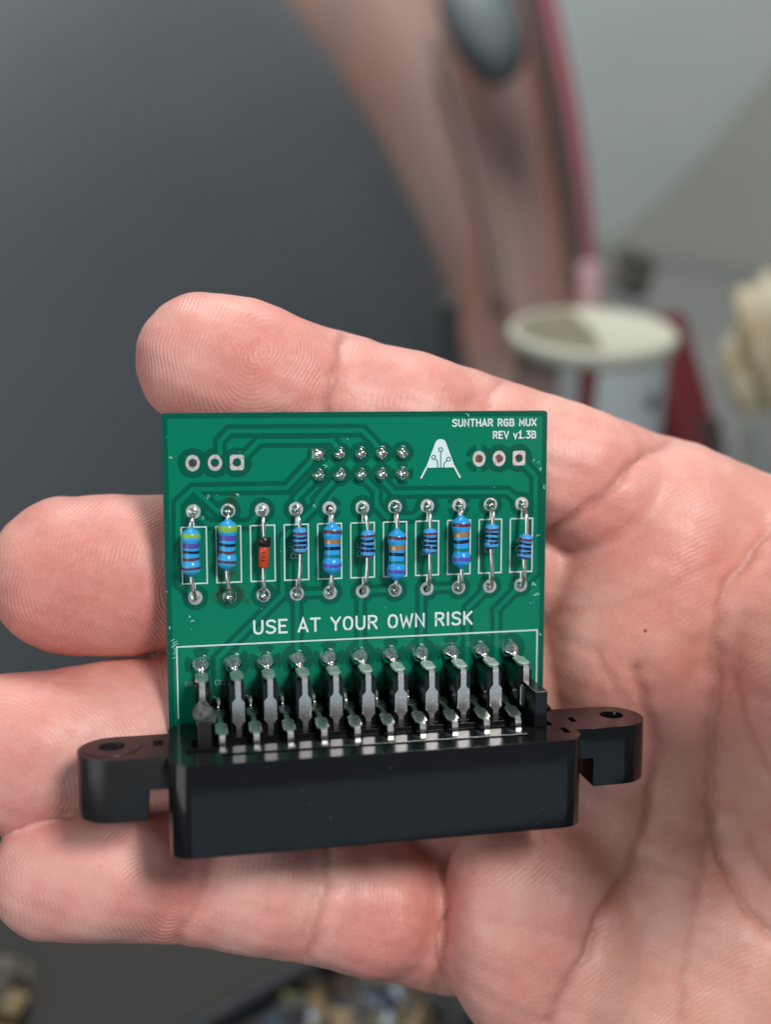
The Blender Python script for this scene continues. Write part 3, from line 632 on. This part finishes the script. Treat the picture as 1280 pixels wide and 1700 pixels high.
# ---- scratches and flecks on the mask
bm = bmesh.new(); zs += .004
FL = [(-22.14, 1.04, .5), (-22.6, 3.4, .2), (21.64, .18, .35), (22.2, -.13, .4), (22.5, -1.0, .4), (23.0, -3.2, .6), (21.75, -15.35, .55), (22.0, -15.5, .5), (21.5, -16.3, .25), (21.95, -16.75, .65), (22.4, -16.6, .5), (21.45, -17.8, .3), (21.9, -17.6, .3), (-20.4, -17.6, .4), (-20.2, -18.2, .5), (-20.3, -19.2, .3), (-18.0, -3.6, .6), (-14.6, -3.35, .5), (-16.9, -3.4, .3),
      (-10.4, -13.1, .6), (-4.2, -0.2, .5), (-18.6, -6.0, .5), (-9.6, -10.2, .3), (3.0, -17.5, .2), (22.75, -21.8, .5), (-22.9, -14.5, .3), (-22.7, -18.8, .35), (8.5, -2.7, .15), (16.6, -3.1, .2), (22.3, -9.2, .45), (-5.6, -4.9, .4), (-1.6, 2.9, .2), (13.2, 5.7, .6), (-14.3, 1.6, .15), (-12.0, -17.0, .15)]
for x, y, s in FL:
    for k in range(3 if s > .3 else 1):
        a = random.uniform(0, 6.28); x_, y_ = x + random.uniform(-.25, .25) * s, y + random.uniform(-.25, .25) * s; l = s * random.uniform(.35, .8)
        ribbon(bm, [(x_ - l / 2 * math.cos(a), y_ - l / 2 * math.sin(a)), (x_ + .06 * s, y_ + .05 * s), (x_ + l / 2 * math.cos(a + .5), y_ + l / 2 * math.sin(a + .5))], random.uniform(.04, .09), zs); zs += .0006
for k in range(9): ribbon(bm, [(-22.35 + random.uniform(-.25, .25), -22.5 + .26 * k), (-22.0 + random.uniform(-.3, .3), -22.3 + .26 * k)], .09, zs); zs += .0006
sc_o = build('scratch_marks', bm, mat('scratched_mask', srgb(138, 206, 184), .45), board); sc_o['kind'] = 'stuff'
# ---- the black connector
def prism(outline, hs, y0, y1):                 # outline in (x,z), from y0 down to y1
    me = plate(outline, hs, -y0, -y1); me.transform(Matrix.Rotation(R(90), 4, 'X')); return me
def boolean(o, cutters):
    for c in cutters:
        md = o.modifiers.new('cut', 'BOOLEAN'); md.operation = 'DIFFERENCE'; md.object = c; md.solver = 'EXACT'
def finish(o, bev=.14):
    md = o.modifiers.new('bev', 'BEVEL'); md.width = bev * MM; md.segments = 2; md.limit_method = 'ANGLE'; md.angle_limit = R(40)
    me = evaluated(o); o.modifiers.clear(); o.data = me
def cutter(a, b):
    bm = bmesh.new(); box(bm, a, b); bmesh.ops.recalc_face_normals(bm, faces=bm.faces); me = bpy.data.meshes.new('cutter'); bm.to_mesh(me); bm.free()
    o = bpy.data.objects.new('cutter', me); C.objects.link(o); return o
def carve(name, me, cuts, m, parent, bev=.14):
    o = bpy.data.objects.new(name, me); C.objects.link(o); me.materials.clear(); me.materials.append(m); cs = [cutter(*c) for c in cuts]; boolean(o, cs); finish(o, bev)
    for c in cs: bpy.data.objects.remove(c)
    o.parent = parent
    if len(o.data.materials) == 0: o.data.materials.append(m)
    return o
Y0 = -30.2
cuts = [((-17.6, -31.6, 12.5), (17.1, -29, 13.35)), ((-20.6, -30.85, 7.35), (21.0, -29, 10.2)), ((-20.0, -32.5, 6.25), (19.0, -29, 7.3)), ((-21.3, -30.5, 10.6), (-18.0, -29, 12.0)), ((21.4, -32, 11.2), (22.1, -29, 13.2)), ((-21.5, -45, 2.6), (21.5, -33, 14.0))]
conn = carve('connector', prism(rrect(-23.25, .95, 23.05, 15.7, 2.6, 8), [], Y0, -40.4), cuts, m_black, board, .07)
for s in (-1, 1):
    zc, r_, xc = 8.25, 3.95, 29.0
    arc = [(s * (xc + r_ * math.cos(R(a))), zc + r_ * math.sin(R(a))) for a in range(-90, 91, 12)]
    if s > 0: arc = [(xc - .1 + r_ * math.cos(R(a)) , zc + r_ * math.sin(R(a))) for a in range(-90, 91, 12)]
    ol = arc + [(s * 22.9, zc + r_), (s * 22.9, zc - r_)]
    if s < 0: ol = ol[::-1]
    sl = (-24.85, -33, 6.4), (-23.8, -29, 8.2)
    ear = carve('mounting_ear', prism(ol, [circle((s * 29.3, 7.75), 1.42, 20)], Y0 - (.05 if s < 0 else .02), -37.2), [((s * 24.15 - 1.25, -45, 2), (s * 24.15 + 1.15 + .0, -33.8, 14)), sl if s < 0 else ((23.6, -33, 7.5), (24.3, -29, 9.4))], m_black_matt if s < 0 else m_black, conn, .16)
bm = bmesh.new(); lathe(bm, [(3.25, Y0 - .06), (3.2, Y0 + .02), (1.5, Y0 + .02), (1.42, Y0 - .06)], 36, 'y', (-29.3, 0, 7.75), (False, False)); bmesh.ops.recalc_face_normals(bm, faces=bm.faces)
build('hole_boss', bm, m_black_matt, conn, False)
def wedge(name, x0, x1, ytop, z0, z1, m):
    bm = bmesh.new(); box(bm, (x0, Y0 + .0, z0), (x1, ytop, z1)); bmesh.ops.recalc_face_normals(bm, faces=bm.faces); me = bpy.data.meshes.new(name); bm.to_mesh(me); bm.free()
    return carve(name, me, [], m, conn, .1)
wedge('locating_post', 18.55, 20.1, -25.9, 4.6, 10.7, m_black); pl_ = wedge('locating_post', -19.95, -18.5, -27.0, 5.2, 10.7, m_black_matt)
bm = bmesh.new(); bmesh.ops.create_icosphere(bm, subdivisions=4, radius=1.0)
for v_ in bm.verts:
    q = v_.co.copy(); f = 1 + .13 * math.sin(4 * q.x + 1) * math.sin(5 * q.y) + .06 * math.sin(9 * q.z + 4 * q.x); v_.co = Vector((q.x * 1.22 * f - 19.15, q.y * 1.05 * f - 26.75 - .25 * q.x * f, q.z * 1.7 * f + 9.2)) * MM
ml = build('melted_blob', bm, m_melt, conn, True); ml['label'] = 'melted grey lump on the left post'
wedge('rear_lip', 20.6, 22.9, -29.85, .4, 4.2, m_black)
for c in SA:                                    # black plastic ribs behind the upper contacts
    bm = bmesh.new(); box(bm, (c[0] - .86, Y0 - .3, .12), (c[0] + .86, -24.45, 5.9)); bmesh.ops.recalc_face_normals(bm, faces=bm.faces)
    bmesh.ops.bevel(bm, geom=[e for e in bm.edges if all(v_.co.y > -.026 for v_ in e.verts)], offset=.22 * MM, segments=3, affect='EDGES')
    build('pin_rib', bm, m_black, conn)
bm = bmesh.new()
for k in range(11):
    x, y, s = random.uniform(-20, 20), random.uniform(-39.8, -31), random.uniform(.03, .09); a = random.uniform(0, 3)
    ribbon(bm, [(x, y), (x + s * 2.2 * math.cos(a), y + s * 2.2 * math.sin(a))], s, 15.712)
for k in range(5):
    x, y, s = random.uniform(24, 31), random.uniform(-36.8, -31), random.uniform(.03, .07); ribbon(bm, [(x, y), (x + s, y + s)], s, 12.215)
du = build('dust_specks', bm, mat('dust', srgb(80, 84, 88), .8), conn); du['kind'] = 'stuff'
def strip(path, th=.28):                        # path: (y, z, width), a flat strip bent in the y-z plane
    bm = bmesh.new(); rows = []
    for k, (y, zz, wd) in enumerate(path):
        a = path[max(k - 1, 0)]; b = path[min(k + 1, len(path) - 1)]; t = Vector((b[0] - a[0], b[1] - a[1])).normalized(); nn = Vector((-t.y, t.x)) * th / 2
        rows.append([bm.verts.new(pvec((sx * wd / 2, y + sn * nn.x, zz + sn * nn.y))) for sx, sn in ((-1, -1), (1, -1), (1, 1), (-1, 1))])
    for A_, B_ in zip(rows, rows[1:]): ring_faces(bm, A_, B_)
    bm.faces.new(rows[0]); bm.faces.new(rows[-1]); bmesh.ops.recalc_face_normals(bm, faces=bm.faces)
    bmesh.ops.bevel(bm, geom=[e for e in bm.edges if len(e.link_faces) == 2 and e.calc_face_angle(0) > .9], offset=.05 * MM, segments=1, affect='EDGES')
    me = bpy.data.meshes.new('contact_pin'); bm.to_mesh(me); bm.free(); me.materials.append(m_pin); return me
UP = [(-23.75, .2, .66), (-23.85, 2.6, .66), (-23.88, 2.95, 1.5), (-24.0, 5.1, 1.5), (-24.05, 5.45, 1.1), (-24.07, 5.6, .68), (-24.16, 5.9, .68), (-24.36, 6.08, .68), (-24.6, 6.12, .68), (-26.1, 6.12, .68), (-26.6, 6.12, 1.48), (-28.75, 6.12, 1.48), (-29.3, 6.12, .66), (-31.0, 6.12, .66)]
LO = [(-28.5, .2, .62), (-28.62, 1.5, .62), (-28.66, 1.8, 1.35), (-28.8, 3.6, 1.35), (-28.85, 3.95, .62), (-29.0, 5.7, .62), (-29.05, 6.1, 1.42), (-29.3, 8.5, 1.42), (-29.35, 8.95, .70), (-29.42, 9.25, .70), (-29.6, 9.45, .70), (-29.9, 9.5, .70), (-31.4, 9.5, .70)]
mu, ml_ = strip(UP), strip(LO)
for i, c in enumerate(SA):
    o = link('contact_pin', mu, None, conn); o.location = pvec((c[0] + .02, 0, 0)); o.rotation_euler.z = R(random.uniform(-.3, .3))
for i, c in enumerate(SB):
    o = link('contact_pin', ml_, None, conn); o.location = pvec((c[0], 0, 0))
# ================================================================== WHAT STANDS BEHIND, out of focus
def noisy(name, c1, c2, scale, rough, detail=3):
    m = mat(name, c1, rough); n = N(m); n.link(n.ramp(n.noise(n.obj(1.0), scale, detail, .6), [(.35, c1), (.65, c2)]), n.b.inputs['Base Color']); return m
def quad(name, pts, m):
    bm = bmesh.new(); bm.faces.new([bm.verts.new(p) for p in pts]); return build(name, bm, m)
TZ = -.215                                       # table top height, metres, under the hand
wall = quad('wall', [Vector((-3, 1.25, -1.2)), Vector((3, 1.25, -1.2)), Vector((3, 1.25, 2.2)), Vector((-3, 1.25, 2.2))], noisy('grey_wall', srgb(176, 186, 186), srgb(184, 192, 190), 3, .8)); wall['kind'] = 'structure'
def slab(name, a, b, m, parent=None, bev=0):
    bm = bmesh.new(); box(bm, [v * 1000 for v in a], [v * 1000 for v in b])
    if bev: bmesh.ops.bevel(bm, geom=list(bm.edges), offset=bev, segments=3, affect='EDGES')
    bmesh.ops.recalc_face_normals(bm, faces=bm.faces); return build(name, bm, m, parent)
tab = slab('table', (-1.6, -.35, TZ - .03), (1.6, 1.24, TZ), noisy('table_grey', srgb(112, 114, 113), srgb(124, 125, 123), 4, .6)); tag(tab, 'grey table top behind and below the hand, out of focus', 'table')
# added darker cove on the right, standing in for shade across the wall
def cove():
    bm = bmesh.new(); rows = []
    for u in range(13):
        t = u / 12; x0, y0 = 1140 + (955 - 1140) * t, -260 + (455 + 260) * t; row = []
        for q in range(17):
            s_ = q / 16; row.append(bm.verts.new(W(x0 + 900 * s_, y0 + 60 * s_ * (t - .5), 1.36 - .55 * s_ ** 1.35)))
        rows.append(row)
    for A, B in zip(rows, rows[1:]):
        for q in range(16): bm.faces.new((A[q], B[q], B[q + 1], A[q + 1]))
    o = build('wall_shade_cove', bm, noisy('wall_shade_grey', srgb(128, 131, 125), srgb(134, 137, 131), 3, .8), None, True); o['kind'] = 'structure'
cove()
# big dark dome
def dome(name, px, py, depth, rad_px, bulge, m, parent=None, sy=1.0, rot=0.0, seg=64):
    r = rad_px * depth / FPX; bm = bmesh.new(); lathe(bm, [(r * 1000 * math.cos(t), bulge * 1000 * math.sin(t)) for t in [R(a) for a in range(-20, 90, 5)]] + [(r * 1000 * .01, bulge * 1000)], seg, 'z')
    o = build(name, bm, m, parent, True); o.matrix_world = Matrix.Translation(W(px, py, depth)) @ MH @ Matrix.Rotation(rot, 4, 'Z') @ Matrix.Diagonal((1, sy, 1, 1)); return o
dk = noisy('satin_dark_grey', srgb(70, 76, 81), srgb(76, 82, 87), 5, .6)
dm = dome('dark_dome', -657, 977, .80, 1480, .46, dk); tag(dm, 'large dark grey satin dome filling the left background, out of focus behind the fingers', 'dome')
def arcsurf(name, L, Rr, depth, bulge, m, parent=None, nx=10):
    L = catmull([(a, b, 0) for a, b in L], 5); Rr = catmull([(a, b, 0) for a, b in Rr], 5); bm = bmesh.new(); rows = []
    for p, q in zip(L, Rr): rows.append([bm.verts.new(W(p.x + (q.x - p.x) * k / nx, p.y + (q.y - p.y) * k / nx, depth - bulge * math.sin(math.pi * k / nx))) for k in range(nx + 1)])
    back = [[bm.verts.new(v.co + M3 @ Vector((0, 0, -.02))) for v in r] for r in rows]
    for A, B in zip(rows, rows[1:]):
        for k in range(nx): bm.faces.new((A[k], B[k], B[k + 1], A[k + 1]))
    for A, B in zip(back, back[1:]):
        for k in range(nx): bm.faces.new((A[k], A[k + 1], B[k + 1], B[k]))
    for k in (0, nx):
        for i in range(len(rows) - 1): f = (rows[i][k], rows[i + 1][k], back[i + 1][k], back[i][k]); bm.faces.new(f if k else f[::-1])
    bmesh.ops.recalc_face_normals(bm, faces=bm.faces)
    o = build(name, bm, m, parent, True); return o
mb = mat('brown_band', srgb(146, 120, 112), .38); n = N(mb); v = n.obj(1.0)
sv = n.new('ShaderNodeVectorMath', operation='MULTIPLY'); sv.inputs[1].default_value = (26, 5, 4); n.link(v, sv.inputs[0])
n.link(n.ramp(n.noise(sv.outputs[0], 1.0, 2), [(.35, srgb(148, 126, 119)), (.55, srgb(158, 126, 117)), (.72, srgb(176, 114, 94))]), n.b.inputs['Base Color'])  # reddish streaks paint reflections into the band's colour
band = arcsurf('arched_band', [(380, -120), (450, 0), (600, 210), (690, 400), (740, 520), (755, 640), (760, 760)], [(838, -120), (876, 0), (930, 200), (966, 400), (978, 500), (984, 640), (984, 760)], .88, .03, mb)
tag(band, 'tall brownish arched band with red piping beside the dark dome, out of focus', 'band')
def btube(name, pts, rpx, depth, m, parent):
    bm = bmesh.new(); tube(bm, [Vector(W(p.x, p.y, depth)) * 1000 for p in catmull([(a, b, 0) for a, b in pts], 6)], rpx * depth / FPX * 1000, 10); return build(name, bm, m, parent, True)
btube('dark_seam', [(868, -80), (888, 20), (925, 180), (950, 340), (960, 470)], 12, .83, mat('dark_seam', srgb(66, 58, 58), .6), band)
btube('red_piping', [(892, -80), (912, 20), (945, 180), (967, 340), (978, 510)], 16, .835, mat('red_piping', srgb(150, 82, 90), .5), band)
btube('band_shade_line', [(722, 60), (760, 180), (800, 330), (835, 520)], 12, .83, mat('shade_line_brown', srgb(126, 108, 103), .6), band)  # darker tube painted in for a soft shade line on the band
bd = dome('oval_badge', 802, 36, .80, 52, .02, mat('blue_grey', srgb(112, 124, 128), .5), band, 1.9, R(22), 40)
bm = bmesh.new(); tube(bm, [Vector((57 * math.cos(t), 106 * math.sin(t), 0)) * .80 / FPX * 1000 for t in [2 * math.pi * k / 40 for k in range(41)]], 3.6, 8, False)
rg = build('oval_rim', bm, mat('dark_rim', srgb(70, 70, 70), .5), band, True); rg.matrix_world = Matrix.Translation(W(800, 35, .81)) @ MH @ Matrix.Rotation(R(22), 4, 'Z')
btube('piping_highlight', [(974, 440), (980, 480), (984, 520)], 22, .83, mat('highlight_pink', srgb(204, 168, 170), .5), band)  # paler pink paints a highlight at the foot of the piping
# dark upright stub left of the band
def can(name, px, py, depth, rpx, h, m, seg=40):
    r = rpx * depth / FPX; bm = bmesh.new(); lathe(bm, [(r * 1000 * .97, -h * 1000), (r * 1000, -h * 1000 + 2), (r * 1000, -1.5), (r * 1000 * .98, 0)], seg, 'z'); o = build(name, bm, m, None, True); o.location = W(px, py, depth); return o
st = can('dark_post', 747, 498, .58, 17, .12, mat('post_dark', srgb(66, 70, 72), .5)); tag(st, 'short dark grey post between the dome and the arched band', 'post')
# tin with a cream lid
tin = empty('lidded_tin', Matrix.Translation(W(985, 545, .48))); tag(tin, 'blurred tin with cream lid and white paper tag above the index finger', 'tin')
rT = 135 * .48 / FPX * 1000
bm = bmesh.new(); lathe(bm, [(rT * .93, -TZ * 0 - 120), (rT * .93, -6)], 48, 'z'); tb_ = build('tin_body', bm, noisy('tin_brown', srgb(96, 80, 76), srgb(124, 104, 100), 40, .35), tin, True)
bm = bmesh.new(); lathe(bm, [(rT * .96, -9), (rT * 1.03, -6), (rT * 1.04, -2), (rT * .99, 0), (rT * .9, -1.5), (rT * .1, -2)], 48, 'z'); build('lid', bm, mat('lid_cream', srgb(198, 199, 180), .5), tin, True)
bm = bmesh.new(); disc(bm, (0, 0), rT * .95, -.6, 24, R(98), R(268)); build('olive_sheet', bm, mat('lid_olive', srgb(122, 116, 98), .6), tin)
def curved(name, a0, a1, z0, z1, r, m, parent):
    bm = bmesh.new(); n_ = 14; A = []
    for k in range(n_ + 1):
        a = R(a0 + (a1 - a0) * k / n_); A.append([bm.verts.new(pvec((rr * math.cos(a), rr * math.sin(a), zz))) for rr, zz in ((r, z0), (r, z1), (r + .6, z1), (r + .6, z0))])
    for p, q in zip(A, A[1:]): ring_faces(bm, p, q)
    bm.faces.new(A[0]); bm.faces.new(A[-1]); bmesh.ops.recalc_face_normals(bm, faces=bm.faces); return build(name, bm, m, parent)
tg = curved('paper_tag', -95, -28, -110, -7, rT * .95, mat('tag_white', srgb(196, 206, 208), .7), tin)
curved('paper_tag', -122, -108, -110, -8, rT * .95, mat('tag_grey', srgb(170, 176, 176), .7), tin)
curved('red_stripe', -106, -97, -110, -8, rT * .95, mat('stripe_red', srgb(120, 40, 48), .6), tin)
a = R(-50); bm = bmesh.new(); lathe(bm, [(3.6, 0), (3.4, 1.2), (1, 1.4)], 20, 'z'); sp = build('dark_stud', bm, mat('stud', srgb(70, 78, 88), .5), tg, True); sp.location = pvec(((rT * .95 + .6) * math.cos(a), (rT * .95 + .6) * math.sin(a), -25)); sp.rotation_euler = (R(90), 0, a + R(90))
# red cloth bag and cream crumpled thing
def lump(name, px, py, depth, sx, sy, sz, m, seed, amp=.15, rot=0.0):
    bm = bmesh.new(); bmesh.ops.create_icosphere(bm, subdivisions=4, radius=1.0); rr = random.Random(seed); k = [[rr.uniform(2, 6) for _ in range(3)] + [rr.uniform(0, 6)] for _ in range(6)]
    for v_ in bm.verts:
        q = v_.co; f = 1 + amp * sum(math.sin(a * q.x + b * q.y + c * q.z + d) for a, b, c, d in k) / 3; v_.co = Vector((q.x * sx * f, q.y * sy * f, q.z * sz * f)) * depth / FPX
    o = build(name, bm, m, None, True); o.matrix_world = Matrix.Translation(W(px, py, depth)) @ MH @ Matrix.Rotation(rot, 4, 'Z'); return o
def block(name, px, py, depth, sx, sy, sz, m, rot, yaw, jag=0.0):
    bm = bmesh.new(); bmesh.ops.create_cube(bm, size=1.0); bmesh.ops.subdivide_edges(bm, edges=bm.edges[:], cuts=3, use_grid_fill=True)
    for v_ in bm.verts: v_.co += Vector((random.uniform(-1, 1), random.uniform(-1, 1), random.uniform(-1, 1))) * jag; v_.co = Vector((v_.co.x * sx, v_.co.y * sy, v_.co.z * sz)) * depth / FPX
    bmesh.ops.bevel(bm, geom=[e for e in bm.edges if e.calc_face_angle(0) > .9], offset=4 * depth / FPX, segments=2, affect='EDGES')
    o = build(name, bm, m, None); o.matrix_world = Matrix.Translation(W(px, py, depth)) @ MH @ Matrix.Rotation(rot, 4, 'Z') @ Matrix.Rotation(yaw, 4, 'Y'); return o
tag(block('red_box', 1118, 650, .56, 92, 250, 60, mat('box_red', srgb(116, 42, 48), .6), R(17), R(25), .02), 'dark red box leaning right of the lidded tin, out of focus', 'box')
tag(block('dark_box', 1165, 745, .56, 70, 90, 50, mat('box_dark', srgb(48, 42, 42), .6), R(8), R(-20), .02), 'dark box at the foot of the leaning red box', 'box')
tag(lump('cream_bundle', 1272, 585, .60, 62, 128, 60, noisy('bundle_cream', srgb(150, 124, 84), srgb(214, 212, 186), 22, .7, 5), 15, .13), 'crumpled cream and tan bundle at the right edge, behind the index finger base', 'bundle')
tag(block('pale_block', 1275, 745, .55, 70, 110, 60, mat('jar_pale', srgb(150, 155, 152), .5), R(3), R(20), .03), 'pale grey block at the right edge below the cream bundle', 'block')
tag(block('dark_scrap', 1050, 455, .75, 60, 66, 30, mat('tool_dark', srgb(92, 88, 82), .6), R(-12), R(30), .10), 'small dark scrap on the table behind the lidded tin', 'scrap')
# dark mat and clutter under the little finger
def on_table(px, py, up=0.0):                    # where the line of sight meets the table top
    o = H2W((0, 0, D0)); d = W(px, py, 1.0) - o; return o + d * ((TZ + up - o.z) / d.z)
mt = slab('dark_mat', (-.60, -.34, TZ + .0005), (.40, .30, TZ + .004), noisy('mat_dark', srgb(46, 45, 42), srgb(54, 52, 48), 8, .7)); tag(mt, 'dark mat on the table below the hand, out of focus', 'mat')
bm = bmesh.new(); tube(bm, [v * 1000 for v in catmull([on_table(a, b, .006) for a, b in ((680, 1520), (560, 1585), (480, 1625), (400, 1668), (310, 1722), (220, 1790))], 6)], 4.0, 10)
cb = build('dark_cable', bm, mat('cable_dark', srgb(44, 47, 52), .6), None, True); tag(cb, 'dark cable on the mat below the little finger, out of focus', 'cable')
rs_ = random.Random(21); bm = bmesh.new(); cols = [(186, 204, 222), (104, 116, 60), (150, 128, 94), (70, 56, 45), (112, 106, 94), (52, 52, 52), (70, 90, 110), (60, 58, 54)]
for q in range(104):
    if q < 76: px, py = rs_.gauss(628, 58), rs_.gauss(1690, 26)
    else: px, py = rs_.gauss(-8, 26), rs_.gauss(1660, 50)
    if py < 1615: continue
    c0 = on_table(px, py, .006); e = [rs_.uniform(.0015, .0065) for _ in range(3)]; rot = Matrix.Rotation(rs_.uniform(0, 3), 3, Vector((rs_.random(), rs_.random(), rs_.random() + .1)).normalized())
    n0 = len(bm.faces); vs = [bm.verts.new(c0 + rot @ Vector((e[0] * sx * rs_.uniform(.6, 1), e[1] * sy * rs_.uniform(.6, 1), e[2] * sz * rs_.uniform(.6, 1)))) for sz in (-1, 1) for sy in (-1, 1) for sx in (-1, 1)]
    mi = rs_.choice([0, 1, 2, 2, 3, 3, 4, 5, 5, 6, 7, 7]) if q < 76 else rs_.choice([3, 3, 3, 2, 4])
    for f in ((0, 2, 3, 1), (4, 5, 7, 6), (0, 1, 5, 4), (2, 6, 7, 3), (0, 4, 6, 2), (1, 3, 7, 5)): bm.faces.new([vs[q_] for q_ in f]).material_index = mi
bmesh.ops.recalc_face_normals(bm, faces=bm.faces)
cl = build('litter', bm, None)
for q, c in enumerate(cols): cl.data.materials.append(mat('scrap_%s' % 'abcdefgh'[q], srgb(*c), .6))
tag(cl, 'blurred litter of small pale, tan and dark scraps below the little finger', 'litter', None, 'stuff')
